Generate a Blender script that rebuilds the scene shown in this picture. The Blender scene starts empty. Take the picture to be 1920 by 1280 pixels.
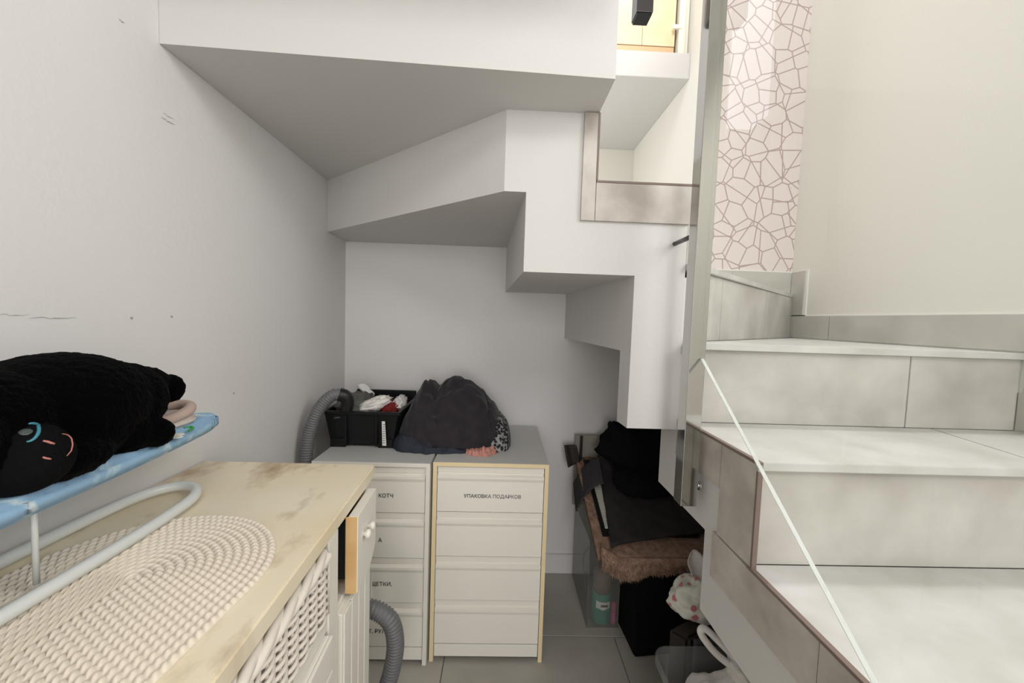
import bpy, bmesh, math, random
from mathutils import Vector, Matrix, noise
random.seed(7)
S = bpy.context.scene
C = S.collection
# ------------------------------------------------------------------ camera
CAMZ = 1.1375
cam_d = bpy.data.cameras.new('camera'); cam = bpy.data.objects.new('camera', cam_d); C.objects.link(cam)
cam_d.sensor_width = 36.0; cam_d.lens = 36.0 * 720.83 / 1920.0; cam_d.clip_start = 0.01
cR = Vector((0.99912367, -0.02556788, 0.03313866)); cU = Vector((-0.03159655, 0.05852713, 0.99778566)); cF = Vector((0.02745077, 0.99795834, -0.05766799))
cam.matrix_world = Matrix(((cR.x, cU.x, -cF.x, 0), (cR.y, cU.y, -cF.y, 0), (cR.z, cU.z, -cF.z, CAMZ), (0, 0, 0, 1)))
S.camera = cam
# ------------------------------------------------------------------ world, lights, exposure
w = bpy.data.worlds.new('sky'); S.world = w; w.use_nodes = True
w.node_tree.nodes['Background'].inputs[0].default_value = (0.96, 0.98, 1.0, 1)
w.node_tree.nodes['Background'].inputs[1].default_value = 0.6
def area(name, loc, rot, sx, sy, power, col=(1, 1, 1)):
    d = bpy.data.lights.new(name, 'AREA'); d.shape = 'RECTANGLE'; d.size = sx; d.size_y = sy; d.energy = power; d.color = col
    o = bpy.data.objects.new(name, d); C.objects.link(o); o.location = loc; o.rotation_euler = rot
    return o
PI = math.pi
area('rear_window_daylight', (0.3, -4.4, 1.35), (PI / 2, 0, 0), 1.8, 2.1, 62, (1.0, 0.985, 0.965))
area('side_fill_light', (1.24, 0.0, 2.0), (0, PI / 2, 0), 1.0, 0.8, 16, (1.0, 0.985, 0.97))  # added fill from the right to lift the left wall, no known window
area('overhead_fill_light', (0.45, -1.25, 2.5), (math.radians(28), 0, 0), 0.6, 0.6, 15, (1.0, 0.97, 0.93))  # added light without a fixture, brightens the worktop and other upward faces
area('roof_window_daylight', (0.85, 1.35, 4.4), (0, 0, 0), 0.6, 0.3, 46, (1.0, 0.99, 0.97))
area('stair_window_daylight', (-0.28, 1.74, 2.5), (-PI / 2, 0, 0), 0.42, 1.0, 4, (0.93, 0.96, 1.0))
area('hall_daylight', (-0.3, 2.9, 2.3), (0, -PI / 2, 0), 1.2, 1.4, 16, (1.0, 0.99, 0.97))
area('slab_fill_light', (0.75, 1.95, 3.85), (math.radians(45), 0, 0), 0.8, 0.8, 11, (1.0, 0.99, 0.97))  # added light aimed at the upper slab edge to whiten it
S.view_settings.view_transform = 'Standard'; S.view_settings.look = 'None'; S.view_settings.gamma = 1.0
S.view_settings.use_curve_mapping = False
S.view_settings.exposure = -0.1

# ------------------------------------------------------------------ materials
MATS = {}
def mat(name, col, rough=0.6, metal=0.0, noise_amt=0.0, nscale=8.0, col2=None, bump=0.0, bscale=60.0, sheen=0.0, spec=0.5, detail=4.0, lo=0.35, hi=0.7):
    m = bpy.data.materials.new(name); m.use_nodes = True; nt = m.node_tree; b = nt.nodes['Principled BSDF']
    b.inputs['Base Color'].default_value = (*col, 1); b.inputs['Roughness'].default_value = rough; b.inputs['Metallic'].default_value = metal
    b.inputs['Specular IOR Level'].default_value = spec
    if sheen: b.inputs['Sheen Weight'].default_value = sheen
    tc = nt.nodes.new('ShaderNodeTexCoord')
    if col2:
        n = nt.nodes.new('ShaderNodeTexNoise'); n.inputs['Scale'].default_value = nscale; n.inputs['Detail'].default_value = detail
        r = nt.nodes.new('ShaderNodeMapRange'); r.inputs[1].default_value = lo; r.inputs[2].default_value = hi
        x = nt.nodes.new('ShaderNodeMix'); x.data_type = 'RGBA'
        x.inputs[6].default_value = (*col, 1); x.inputs[7].default_value = (*col2, 1)
        nt.links.new(tc.outputs['Object'], n.inputs['Vector']); nt.links.new(n.outputs['Fac'], r.inputs[0]); nt.links.new(r.outputs[0], x.inputs[0]); nt.links.new(x.outputs[2], b.inputs['Base Color'])
    if bump:
        n2 = nt.nodes.new('ShaderNodeTexNoise'); n2.inputs['Scale'].default_value = bscale; n2.inputs['Detail'].default_value = 3
        bp = nt.nodes.new('ShaderNodeBump'); bp.inputs['Strength'].default_value = bump; bp.inputs['Distance'].default_value = 0.004
        nt.links.new(tc.outputs['Object'], n2.inputs['Vector']); nt.links.new(n2.outputs['Fac'], bp.inputs['Height']); nt.links.new(bp.outputs[0], b.inputs['Normal'])
    MATS[name] = m
    return m
def lin(r, g, b):
    f = lambda c: (c / 255 / 12.92) if c / 255 <= 0.04045 else ((c / 255 + 0.055) / 1.055) ** 2.4
    return (f(r), f(g), f(b))
M_wall = mat('white_wall_paint', lin(228, 226, 226), 0.75, bump=0.12, bscale=90, spec=0.3)
M_wall_r = mat('cream_wall_paint', lin(224, 221, 212), 0.7, bump=0.08, bscale=120, spec=0.3)
M_soff = mat('stair_white_paint', lin(211, 209, 207), 0.7, bump=0.12, bscale=70, spec=0.3)
M_tile = mat('greige_stone_tile', lin(201, 198, 192), 0.42, col2=lin(168, 164, 157), nscale=6.0, detail=8, bump=0.05, bscale=40)
M_tread = mat('pale_stone_tile', lin(206, 205, 202), 0.38, col2=lin(182, 180, 175), nscale=7.0, detail=8, bump=0.05, bscale=40)
M_skirt = mat('grey_stone_skirting', lin(196, 193, 185), 0.4, col2=lin(178, 175, 167), nscale=7.0, detail=8)
M_string = mat('brownish_stone_tile', lin(202, 196, 189), 0.4, col2=lin(162, 154, 146), nscale=10.0, detail=8)
M_floor = mat('grey_floor_tile', lin(182, 178, 170), 0.4, col2=lin(164, 160, 152), nscale=4.0, detail=8, bump=0.04, bscale=30)
M_grout = mat('grout', lin(150, 146, 140), 0.9)
M_groutw = mat('white_grout', lin(232, 231, 226), 0.8)
M_trim = mat('brown_edge_profile', lin(120, 104, 96), 0.45)
M_steel = mat('polished_steel', (0.52, 0.52, 0.50), 0.09, 1.0)
M_steel_d = mat('shade_dark_steel', (0.12, 0.11, 0.11), 0.3, 1.0)  # steel darkened in colour to carry the shade on the upper post
M_white = mat('white_furniture_paint', lin(240, 236, 227), 0.45, bump=0.03, bscale=60)
M_whitec = mat('cream_furniture_paint', lin(236, 231, 219), 0.45)
M_edge = mat('yellow_edge_banding', lin(238, 218, 176), 0.5)
M_chtop = mat('grey_white_chest_top', lin(205, 205, 203), 0.5)
M_wtop = mat('stained_cream_worktop', lin(244, 233, 210), 0.45, col2=lin(237, 221, 189), nscale=5.0, detail=6)
M_pine = mat('raw_pine', lin(234, 196, 142), 0.6, col2=lin(220, 176, 118), nscale=22)
M_dark = mat('painted_inner_shade', (0.01, 0.01, 0.01), 0.9)  # black stands in for the shade inside drawers and their gaps
M_wick = mat('white_wicker', lin(236, 228, 218), 0.6)
M_tube = mat('white_enamel_tube', lin(226, 228, 226), 0.25)
M_black = mat('black_plush', (0.0014, 0.0013, 0.0014), 0.98, bump=0.6, bscale=240, spec=0.02, sheen=0.014)
M_blackpl = mat('black_plastic', (0.008, 0.008, 0.009), 0.4, spec=0.35)
M_blackfab = mat('black_fabric', (0.007, 0.007, 0.008), 0.95, bump=0.2, bscale=200, spec=0.1)
M_hose = mat('grey_hose', lin(112, 112, 114), 0.45)
M_hosed = mat('black_hose_end', (0.01, 0.01, 0.01), 0.4)
M_fleece = mat('charcoal_fleece', lin(56, 52, 56), 1.0, col2=lin(46, 43, 47), nscale=30, bump=0.25, bscale=300, spec=0.1, sheen=0.15)
M_navy = mat('navy_denim', lin(56, 60, 70), 0.9, bump=0.2, bscale=300, spec=0.1)
M_pink = mat('salmon_lace', lin(200, 142, 130), 0.9, bump=0.3, bscale=200)
M_ltgrey = mat('light_grey_cloth', lin(214, 208, 206), 0.9, bump=0.2, bscale=150)
M_whitecl = mat('white_cloth', lin(232, 228, 224), 0.9, bump=0.2, bscale=120)
M_red = mat('dark_red_cloth', lin(120, 30, 28), 0.9, bump=0.2, bscale=150)
M_green = mat('grey_green_cloth', lin(104, 106, 100), 0.95, col2=lin(84, 86, 82), nscale=20, bump=0.2, bscale=150)
M_beige = mat('dusty_pink_felt', lin(196, 174, 164), 0.95, bump=0.15, bscale=200)
M_beige2 = mat('pale_pink_felt', lin(216, 204, 198), 0.95, bump=0.15, bscale=200)
M_rug = mat('brown_shag', lin(166, 138, 120), 1.0, col2=lin(130, 104, 90), nscale=60, bump=0.6, bscale=220, spec=0.1)
M_matd = mat('charcoal_mat', lin(58, 54, 55), 1.0, col2=lin(48, 45, 46), nscale=30, bump=0.3, bscale=260, spec=0.1)
M_knit = mat('charcoal_knit', lin(70, 68, 70), 1.0, bump=0.4, bscale=160, spec=0.1)
M_teal = mat('teal_can', lin(60, 150, 136), 0.35)
M_capb = mat('taupe_cap', lin(150, 132, 118), 0.5)
M_capt = mat('pale_cap', lin(206, 196, 184), 0.5)
M_pinkc = mat('pink_bottle', lin(206, 92, 146), 0.4)
M_paper = mat('white_paper', lin(236, 236, 234), 0.8)
M_ink = mat('black_ink', (0.015, 0.015, 0.015), 0.8)
M_inkg = mat('grey_ink', lin(90, 90, 92), 0.8)
M_wood = mat('light_oak', lin(236, 218, 182), 0.5, col2=lin(228, 206, 166), nscale=6)
M_wood2 = mat('plinth_oak', lin(216, 180, 140), 0.5)
M_eye = mat('teal_eye', lin(66, 134, 152), 0.4)
M_eyed = mat('eye_grey', lin(70, 80, 78), 0.25)
M_nose = mat('pink_stitching', lin(186, 118, 110), 0.7)
M_grate = mat('pale_metal_grate', lin(190, 188, 178), 0.5)
M_brownd = mat('dark_brown_leather', lin(46, 38, 36), 0.6)
M_greyd = mat('dark_grey_plastic', lin(52, 54, 52), 0.6)
M_card = mat('grey_card', lin(150, 146, 136), 0.8)
M_scuff = mat('grey_scuff', lin(168, 163, 160), 0.9)

# greek / polygon lined wallpaper
def wallpaper():
    m = bpy.data.materials.new('lined_wallpaper'); m.use_nodes = True; nt = m.node_tree; b = nt.nodes['Principled BSDF']; b.inputs['Roughness'].default_value = 0.45
    tc = nt.nodes.new('ShaderNodeTexCoord'); mp = nt.nodes.new('ShaderNodeMapping'); mp.inputs['Rotation'].default_value = (PI / 2, 0, 0); mp.inputs['Scale'].default_value = (1, 1, 1)
    nt.links.new(tc.outputs['Object'], mp.inputs[0])
    facs = []
    for sc, wd, off in ((12.5, 0.036, 0.0), (7.5, 0.020, 3.7)):
        ad = nt.nodes.new('ShaderNodeVectorMath'); ad.operation = 'ADD'; ad.inputs[1].default_value = (off, off, 0)
        v = nt.nodes.new('ShaderNodeTexVoronoi'); v.voronoi_dimensions = '2D'; v.feature = 'DISTANCE_TO_EDGE'; v.inputs['Scale'].default_value = sc
        nt.links.new(mp.outputs[0], ad.inputs[0]); nt.links.new(ad.outputs[0], v.inputs['Vector'])
        r = nt.nodes.new('ShaderNodeMapRange'); r.inputs[1].default_value = wd * 0.7; r.inputs[2].default_value = wd; r.inputs[3].default_value = 1; r.inputs[4].default_value = 0
        nt.links.new(v.outputs['Distance'], r.inputs[0]); facs.append(r)
    mx = nt.nodes.new('ShaderNodeMath'); mx.operation = 'MAXIMUM'; nt.links.new(facs[0].outputs[0], mx.inputs[0]); nt.links.new(facs[1].outputs[0], mx.inputs[1])
    x = nt.nodes.new('ShaderNodeMix'); x.data_type = 'RGBA'; x.inputs[6].default_value = (*lin(226, 215, 212), 1); x.inputs[7].default_value = (*lin(176, 156, 152), 1)
    nt.links.new(mx.outputs[0], x.inputs[0]); nt.links.new(x.outputs[2], b.inputs['Base Color'])
    return m
M_paperw = wallpaper()
def clear(name, tint, ior=1.45, haze=0.0, hazecol=(0.8, 0.8, 0.8), rough=0.02):
    m = bpy.data.materials.new(name); m.use_nodes = True; nt = m.node_tree; nt.nodes.remove(nt.nodes['Principled BSDF']); out = nt.nodes['Material Output']
    t = nt.nodes.new('ShaderNodeBsdfTransparent'); t.inputs[0].default_value = (*tint, 1)
    g = nt.nodes.new('ShaderNodeBsdfGlossy'); g.inputs['Roughness'].default_value = rough
    fr = nt.nodes.new('ShaderNodeFresnel'); fr.inputs[0].default_value = ior
    mx = nt.nodes.new('ShaderNodeMixShader'); ge = nt.nodes.new('ShaderNodeNewGeometry')
    iv = nt.nodes.new('ShaderNodeMath'); iv.operation = 'SUBTRACT'; iv.inputs[0].default_value = 1.0; nt.links.new(ge.outputs['Backfacing'], iv.inputs[1])
    ml = nt.nodes.new('ShaderNodeMath'); ml.operation = 'MULTIPLY'; nt.links.new(fr.outputs[0], ml.inputs[0]); nt.links.new(iv.outputs[0], ml.inputs[1]); nt.links.new(ml.outputs[0], mx.inputs[0])
    if haze:
        d = nt.nodes.new('ShaderNodeBsdfDiffuse'); d.inputs[0].default_value = (*hazecol, 1)
        m2 = nt.nodes.new('ShaderNodeMixShader'); m2.inputs[0].default_value = haze
        nt.links.new(t.outputs[0], m2.inputs[1]); nt.links.new(d.outputs[0], m2.inputs[2]); nt.links.new(m2.outputs[0], mx.inputs[1])
    else: nt.links.new(t.outputs[0], mx.inputs[1])
    nt.links.new(g.outputs[0], mx.inputs[2]); nt.links.new(mx.outputs[0], out.inputs[0])
    return m
M_glass = clear('balustrade_glass', (0.978, 0.986, 0.978), 1.35)
M_glassedge = mat('glass_edge', lin(236, 240, 236), 0.2)
M_clearpl = clear('clear_plastic', (0.9, 0.9, 0.9), 1.3, 0.09, (0.75, 0.77, 0.78), 0.15)
M_clearbag = clear('clear_bag', (0.9, 0.9, 0.88), 1.3, 0.10, (0.6, 0.6, 0.58), 0.2)
M_winglass = clear('window_glass', (0.98, 0.98, 0.98), 1.3)
def knitpat():
    m = bpy.data.materials.new('black_white_pattern'); m.use_nodes = True; nt = m.node_tree; b = nt.nodes['Principled BSDF']; b.inputs['Roughness'].default_value = 0.9
    tc = nt.nodes.new('ShaderNodeTexCoord'); v = nt.nodes.new('ShaderNodeTexVoronoi'); v.inputs['Scale'].default_value = 95
    r = nt.nodes.new('ShaderNodeMapRange'); r.inputs[1].default_value = 0.52; r.inputs[2].default_value = 0.6
    x = nt.nodes.new('ShaderNodeMix'); x.data_type = 'RGBA'; x.inputs[6].default_value = (*lin(34, 33, 36), 1); x.inputs[7].default_value = (*lin(150, 148, 148), 1)
    nt.links.new(tc.outputs['Object'], v.inputs['Vector']); nt.links.new(v.outputs['Distance'], r.inputs[0]); nt.links.new(r.outputs[0], x.inputs[0]); nt.links.new(x.outputs[2], b.inputs['Base Color'])
    return m
M_bw = knitpat()
def spots(name, base, spot, scale, th):
    m = bpy.data.materials.new(name); m.use_nodes = True; nt = m.node_tree; b = nt.nodes['Principled BSDF']; b.inputs['Roughness'].default_value = 0.8
    tc = nt.nodes.new('ShaderNodeTexCoord'); v = nt.nodes.new('ShaderNodeTexVoronoi'); v.inputs['Scale'].default_value = scale
    r = nt.nodes.new('ShaderNodeMapRange'); r.inputs[1].default_value = th; r.inputs[2].default_value = th + 0.06; r.inputs[3].default_value = 1; r.inputs[4].default_value = 0
    x = nt.nodes.new('ShaderNodeMix'); x.data_type = 'RGBA'; x.inputs[6].default_value = (*base, 1); x.inputs[7].default_value = (*spot, 1)
    nt.links.new(tc.outputs['Object'], v.inputs['Vector']); nt.links.new(v.outputs['Distance'], r.inputs[0]); nt.links.new(r.outputs[0], x.inputs[0]); nt.links.new(x.outputs[2], b.inputs['Base Color'])
    return m
M_floral = spots('white_floral_plastic', lin(222, 222, 212), lin(206, 126, 138), 26, 0.24)
def boardmat():
    m = bpy.data.materials.new('blue_floral_cover'); m.use_nodes = True; nt = m.node_tree; b = nt.nodes['Principled BSDF']; b.inputs['Roughness'].default_value = 0.85
    tc = nt.nodes.new('ShaderNodeTexCoord'); n = nt.nodes.new('ShaderNodeTexNoise'); n.inputs['Scale'].default_value = 20; n.inputs['Detail'].default_value = 5; n.inputs['Distortion'].default_value = 1.2
    cr = nt.nodes.new('ShaderNodeValToRGB'); e = cr.color_ramp.elements
    e[0].position = 0.5; e[0].color = (*lin(146, 182, 214), 1); e[1].position = 0.72; e[1].color = (*lin(226, 234, 236), 1)
    x = cr.color_ramp.elements.new(0.58); x.color = (*lin(160, 196, 220), 1)
    nt.links.new(tc.outputs['Object'], n.inputs['Vector']); nt.links.new(n.outputs['Fac'], cr.inputs[0]); nt.links.new(cr.outputs[0], b.inputs['Base Color'])
    return m
M_board = boardmat()
def stainedtop():   # cream laminate with brown scorch stains
    m = M_wtop; nt = m.node_tree; b = nt.nodes['Principled BSDF']; src = b.inputs['Base Color'].links[0].from_socket
    tc = nt.nodes.new('ShaderNodeTexCoord'); mp = nt.nodes.new('ShaderNodeMapping'); mp.inputs['Scale'].default_value = (7, 4, 1); mp.inputs['Rotation'].default_value = (0, 0, 0.9); mp.inputs['Location'].default_value = (1.3, 0.4, 0)
    n = nt.nodes.new('ShaderNodeTexNoise'); n.inputs['Scale'].default_value = 1.6; n.inputs['Detail'].default_value = 5; n.inputs['Roughness'].default_value = 0.6
    r = nt.nodes.new('ShaderNodeMapRange'); r.inputs[1].default_value = 0.53; r.inputs[2].default_value = 0.74; r.inputs[4].default_value = 0.8
    x = nt.nodes.new('ShaderNodeMix'); x.data_type = 'RGBA'; x.inputs[7].default_value = (*lin(160, 122, 82), 1)
    nt.links.new(tc.outputs['Object'], mp.inputs[0]); nt.links.new(mp.outputs[0], n.inputs['Vector']); nt.links.new(n.outputs['Fac'], r.inputs[0])
    nt.links.new(r.outputs[0], x.inputs[0]); nt.links.new(src, x.inputs[6]); nt.links.new(x.outputs[2], b.inputs['Base Color'])
stainedtop()

# ------------------------------------------------------------------ helpers
def thing(name, label, cat, loc=(0, 0, 0), group=None, kind=None):
    o = bpy.data.objects.new(name, None); C.objects.link(o); o.location = loc; o.empty_display_size = 0.05
    o['label'] = label; o['category'] = cat
    if group: o['group'] = group
    if kind: o['kind'] = kind
    return o
def tag(o, label=None, cat=None, group=None, kind=None):
    if label: o['label'] = label
    if cat: o['category'] = cat
    if group: o['group'] = group
    if kind: o['kind'] = kind
    return o
def link(name, me, m, parent=None, smooth=False):
    if m and not me.materials: me.materials.append(m)
    o = bpy.data.objects.new(name, me); C.objects.link(o)
    if smooth:
        me.polygons.foreach_set('use_smooth', [True] * len(me.polygons))
    if parent:
        o.parent = parent
        if parent.parent is None: o.location = -parent.location
    return o
def mesh(name, v, f, m, parent=None, smooth=False):
    me = bpy.data.meshes.new(name); me.from_pydata([tuple(p) for p in v], [], f); me.update()
    return link(name, me, m, parent, smooth)
def from_bm(name, bm, m, parent=None, smooth=False):
    bmesh.ops.recalc_face_normals(bm, faces=bm.faces[:])
    me = bpy.data.meshes.new(name); bm.to_mesh(me); bm.free()
    return link(name, me, m, parent, smooth)
def add_box(bm, lo, hi, bev=0.0, seg=2):
    xs = (lo[0], hi[0]); ys = (lo[1], hi[1]); zs = (lo[2], hi[2])
    vs = [bm.verts.new((xs[i], ys[j], zs[k])) for i in (0, 1) for j in (0, 1) for k in (0, 1)]
    fs = []
    for q in ((0, 1, 3, 2), (4, 6, 7, 5), (0, 4, 5, 1), (2, 3, 7, 6), (0, 2, 6, 4), (1, 5, 7, 3)): fs.append(bm.faces.new([vs[i] for i in q]))
    if bev:
        es = list({e for f in fs for e in f.edges})
        bmesh.ops.bevel(bm, geom=es, offset=bev, segments=seg, affect='EDGES', profile=0.5)
def box(name, lo, hi, m, parent=None, bev=0.002, seg=2):
    bm = bmesh.new(); add_box(bm, lo, hi, bev, seg); return from_bm(name, bm, m, parent)
def add_prism(bm, pts, z0, z1, bev=0.0, axis='z'):
    def P(p, h):
        if axis == 'z': return (p[0], p[1], h)
        if axis == 'x': return (h, p[0], p[1])
        return (p[0], h, p[1])
    a = [bm.verts.new(P(p, z0)) for p in pts]; b = [bm.verts.new(P(p, z1)) for p in pts]; n = len(pts)
    fs = [bm.faces.new(a[::-1]), bm.faces.new(b)]
    for i in range(n): fs.append(bm.faces.new((a[i], a[(i + 1) % n], b[(i + 1) % n], b[i])))
    bmesh.ops.recalc_face_normals(bm, faces=fs)
    if bev:
        bmesh.ops.bevel(bm, geom=list({e for f in fs for e in f.edges}), offset=bev, segments=2, affect='EDGES')
def prism(name, pts, z0, z1, m, parent=None, bev=0.0, axis='z'):
    bm = bmesh.new(); add_prism(bm, pts, z0, z1, bev, axis); return from_bm(name, bm, m, parent)
def catmull(pts, n):
    P = [Vector(p) for p in pts]; P = [2 * P[0] - P[1]] + P + [2 * P[-1] - P[-2]]; out = []
    for i in range(1, len(P) - 2):
        for k in range(n):
            t = k / n; a, b, c, d = P[i - 1], P[i], P[i + 1], P[i + 2]
            out.append(0.5 * ((2 * b) + (c - a) * t + (2 * a - 5 * b + 4 * c - d) * t * t + (3 * b - a - 3 * c + d) * t ** 3))
    out.append(P[-2]); return out
def resample(pts, step):
    out = [pts[0].copy()]; acc = 0.0
    for i in range(len(pts) - 1):
        a, b = pts[i], pts[i + 1]; L = (b - a).length; t = step - acc
        while t <= L: out.append(a.lerp(b, t / L)); t += step
        acc = L - (t - step)
    return out
def add_tube(bm, pts, r, sides=10, closed=False, rf=None, cap=True):
    pts = [Vector(p) for p in pts]; n = len(pts); rings = []
    up = Vector((0, 0, 1)); prev = None
    for i in range(n):
        if closed: d = pts[(i + 1) % n] - pts[i - 1]
        else: d = pts[min(i + 1, n - 1)] - pts[max(i - 1, 0)]
        d.normalize()
        if prev is None:
            a = d.cross(up if abs(d.z) < 0.9 else Vector((1, 0, 0))).normalized()
        else:
            a = (prev - d * prev.dot(d)).normalized()
        prev = a; b = d.cross(a); rr = rf(i) if rf else r
        rings.append([bm.verts.new(pts[i] + (a * math.cos(t) + b * math.sin(t)) * rr) for t in [2 * PI * k / sides for k in range(sides)]])
    for i in range(n if closed else n - 1):
        A, B = rings[i], rings[(i + 1) % n]
        for k in range(sides): bm.faces.new((A[k], A[(k + 1) % sides], B[(k + 1) % sides], B[k]))
    if cap and not closed: bm.faces.new(rings[0][::-1]); bm.faces.new(rings[-1])
def tube(name, pts, r, m, parent=None, sides=12, closed=False, rf=None):
    bm = bmesh.new(); add_tube(bm, pts, r, sides, closed, rf); return from_bm(name, bm, m, parent, True)
def hose(name, ctrl, r, m, parent=None):
    p = resample(catmull(ctrl, 24), 0.0027)
    return tube(name, p, r, m, parent, 20, rf=lambda i: r * (1.0 if (i % 3) != 0 else 0.82))
def lathe(name, prof, loc, m, parent=None, seg=24, axis='z'):
    v = []; f = []
    for (rr, h) in prof:
        for k in range(seg):
            t = 2 * PI * k / seg; a, b = rr * math.cos(t), rr * math.sin(t)
            p = (a, b, h) if axis == 'z' else (h, a, b)
            v.append((loc[0] + p[0], loc[1] + p[1], loc[2] + p[2]))
    for i in range(len(prof) - 1):
        for k in range(seg): f.append((i * seg + k, i * seg + (k + 1) % seg, (i + 1) * seg + (k + 1) % seg, (i + 1) * seg + k))
    f.append(tuple(range(seg))[::-1]); f.append(tuple(range((len(prof) - 1) * seg, len(prof) * seg)))
    return mesh(name, v, f, m, parent, True)
def blob(name, c, rad, m, parent=None, amp=0.0, freq=8.0, seg=40, rings=26, flat=None, warp=None, seed=0, power=1.0):
    v = []; f = []
    for i in range(rings + 1):
        th = PI * i / rings
        for k in range(seg):
            ph = 2 * PI * k / seg
            d = Vector((math.sin(th) * math.cos(ph), math.sin(th) * math.sin(ph), math.cos(th)))
            if power != 1.0: d = Vector([math.copysign(abs(q) ** power, q) for q in d])
            n = 1 + amp * noise.noise(d * freq * 0.3 + Vector((seed * 3.1, seed, -seed))) + amp * 0.5 * noise.noise(d * freq * 0.8 + Vector((seed, 5, seed)))
            p = Vector((c[0] + d.x * rad[0] * n, c[1] + d.y * rad[1] * n, c[2] + d.z * rad[2] * n))
            if flat is not None and p.z < flat: p.z = flat
            if warp: p = Vector(warp(p))
            v.append(p)
    for i in range(rings):
        for k in range(seg):
            f.append((i * seg + k, (i + 1) * seg + k, (i + 1) * seg + (k + 1) % seg, i * seg + (k + 1) % seg))
    return mesh(name, v, f, m, parent, True)
def sheet(name, fn, nu, nv, m, parent=None, thick=0.004):
    v = [fn(i / nu, j / nv) for i in range(nu + 1) for j in range(nv + 1)]
    f = [(i * (nv + 1) + j, (i + 1) * (nv + 1) + j, (i + 1) * (nv + 1) + j + 1, i * (nv + 1) + j + 1) for i in range(nu) for j in range(nv)]
    o = mesh(name, v, f, m, parent, True)
    if thick:
        s = o.modifiers.new('solid', 'SOLIDIFY'); s.thickness = thick; s.offset = 0
    return o
def interp(tab, x):
    if x <= tab[0][0]: return tab[0][1]
    for (a, b), (c, d) in zip(tab, tab[1:]):
        if x <= c:
            t = (x - a) / (c - a); t = t * t * (3 - 2 * t); return b + (d - b) * t
    return tab[-1][1]
def heap(name, x0, x1, y0, y1, z0, hx, hy, m, parent=None, amp=0.012, freq=14, nu=70, nv=50, seed=0, round_=2.6, crease=0.0, edge=0.05, ef=2.0):
    """a heap of cloth: closed solid, top surface over a rounded footprint"""
    cx, cy, rx, ry = (x0 + x1) / 2, (y0 + y1) / 2, (x1 - x0) / 2, (y1 - y0) / 2
    v = []; f = []
    for i in range(nu + 1):
        for k in range(nv):
            s = (i / nu); t = 2 * PI * k / nv
            cc, ss = math.cos(t), math.sin(t); q = (abs(cc) ** round_ + abs(ss) ** round_) ** (-1 / round_)
            wob = 1 + edge * noise.noise(Vector((cc * ef + seed, ss * ef, seed)))
            s2 = math.sin(s * PI / 2)
            x = cx + rx * cc * q * s2 * wob; y = cy + ry * ss * q * s2 * wob
            e = max(0.0, 1 - s2 ** 3.2) ** 0.42
            n = amp * (noise.noise(Vector((x * freq + seed, y * freq * 0.7, seed))) + 0.6 * abs(noise.noise(Vector((x * freq * 1.9 - y * freq, y * freq + x * 9, seed + 4)))))
            h = interp(hx, x) * interp(hy, y) * e
            if crease:
                wv_ = 1.6 * noise.noise(Vector((x * 5 + seed, y * 5, 1.0)))
                for (fx, fy, a_) in ((26, 15, 1.0), (-17, 30, 0.7)):
                    n -= a_ * crease * max(0.0, 1 - 3.2 * abs(math.sin(x * fx + y * fy + wv_ * 2.2))) ** 1.5
            v.append((x, y, z0 + max(0.0, h + n * min(1, e * 2))))
    for i in range(nu):
        for k in range(nv): f.append((i * nv + k, (i + 1) * nv + k, (i + 1) * nv + (k + 1) % nv, i * nv + (k + 1) % nv))
    f.append(tuple(nu * nv + k for k in range(nv)))
    return mesh(name, v, f, m, parent, True)

# ------------------------------------------------------------------ room shell
XL, XR, YB, IN = -0.6657, 1.266, 1.676, 0.455
def xl(y): return XL - 0.0141 * (y - 1)
wl = prism('wall_left', [(xl(-4.5), -4.5), (xl(YB + 0.1), YB + 0.1), (xl(YB) - 0.12, YB + 0.1), (xl(-4.5) - 0.12, -4.5)], 0, 4.6, M_wall)
tag(wl, 'white painted wall running along the left behind the ironing board', 'wall', kind='structure')
# back wall: storage part below, wallpaper part on the right, part with the stair window on the left
bm = bmesh.new()
add_box(bm, (xl(YB) - 0.1, YB, 0), (XR, YB + 0.1, 1.47))
add_box(bm, (0.87, YB, 1.47), (XR, YB + 0.1, 4.6))
add_box(bm, (xl(YB) - 0.1, YB, 1.47), (0.07, YB + 0.1, 1.95)); add_box(bm, (xl(YB) - 0.1, YB, 1.95), (-0.50, YB + 0.1, 3.05))
add_box(bm, (-0.06, YB, 1.95), (0.07, YB + 0.1, 3.05)); add_box(bm, (xl(YB) - 0.1, YB, 3.05), (0.07, YB + 0.1, 4.6))
wb = from_bm('wall_back', bm, M_wall); tag(wb, 'white back wall behind the drawer chests and stairs', 'wall', kind='structure')
wp = box('wallpaper', (0.87, YB - 0.006, 1.25), (XR, YB, 4.6), M_paperw, wb, 0); tag(wp, 'pinkish wallpaper with brown polygon lines')
bm = bmesh.new()
add_box(bm, (XR, 0.40, 0), (XR + 0.12, 4.05, 4.6)); add_box(bm, (XR, -4.5, 0), (XR + 0.12, -0.40, 4.6)); add_box(bm, (XR, -0.40, 0), (XR + 0.12, 0.40, 1.5)); add_box(bm, (XR, -0.40, 2.5), (XR + 0.12, 0.40, 4.6))  # out-of-view opening made up to go with the added side light
wr = from_bm('wall_right', bm, M_wall_r); tag(wr, 'cream wall along the right side of the tiled stairs', 'wall', kind='structure')
bm = bmesh.new()
add_box(bm, (-0.85, -4.62, 2.4), (XR + 0.12, -4.5, 4.6)); add_box(bm, (-0.85, -4.62, 0), (-0.6, -4.5, 2.4)); add_box(bm, (1.2, -4.62, 0), (XR + 0.12, -4.5, 2.4)); add_box(bm, (-0.6, -4.62, 0), (1.2, -4.5, 0.3))
wre = from_bm('wall_rear', bm, M_wall); tag(wre, 'white wall with a window opening behind the viewer', 'wall', kind='structure')
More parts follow.
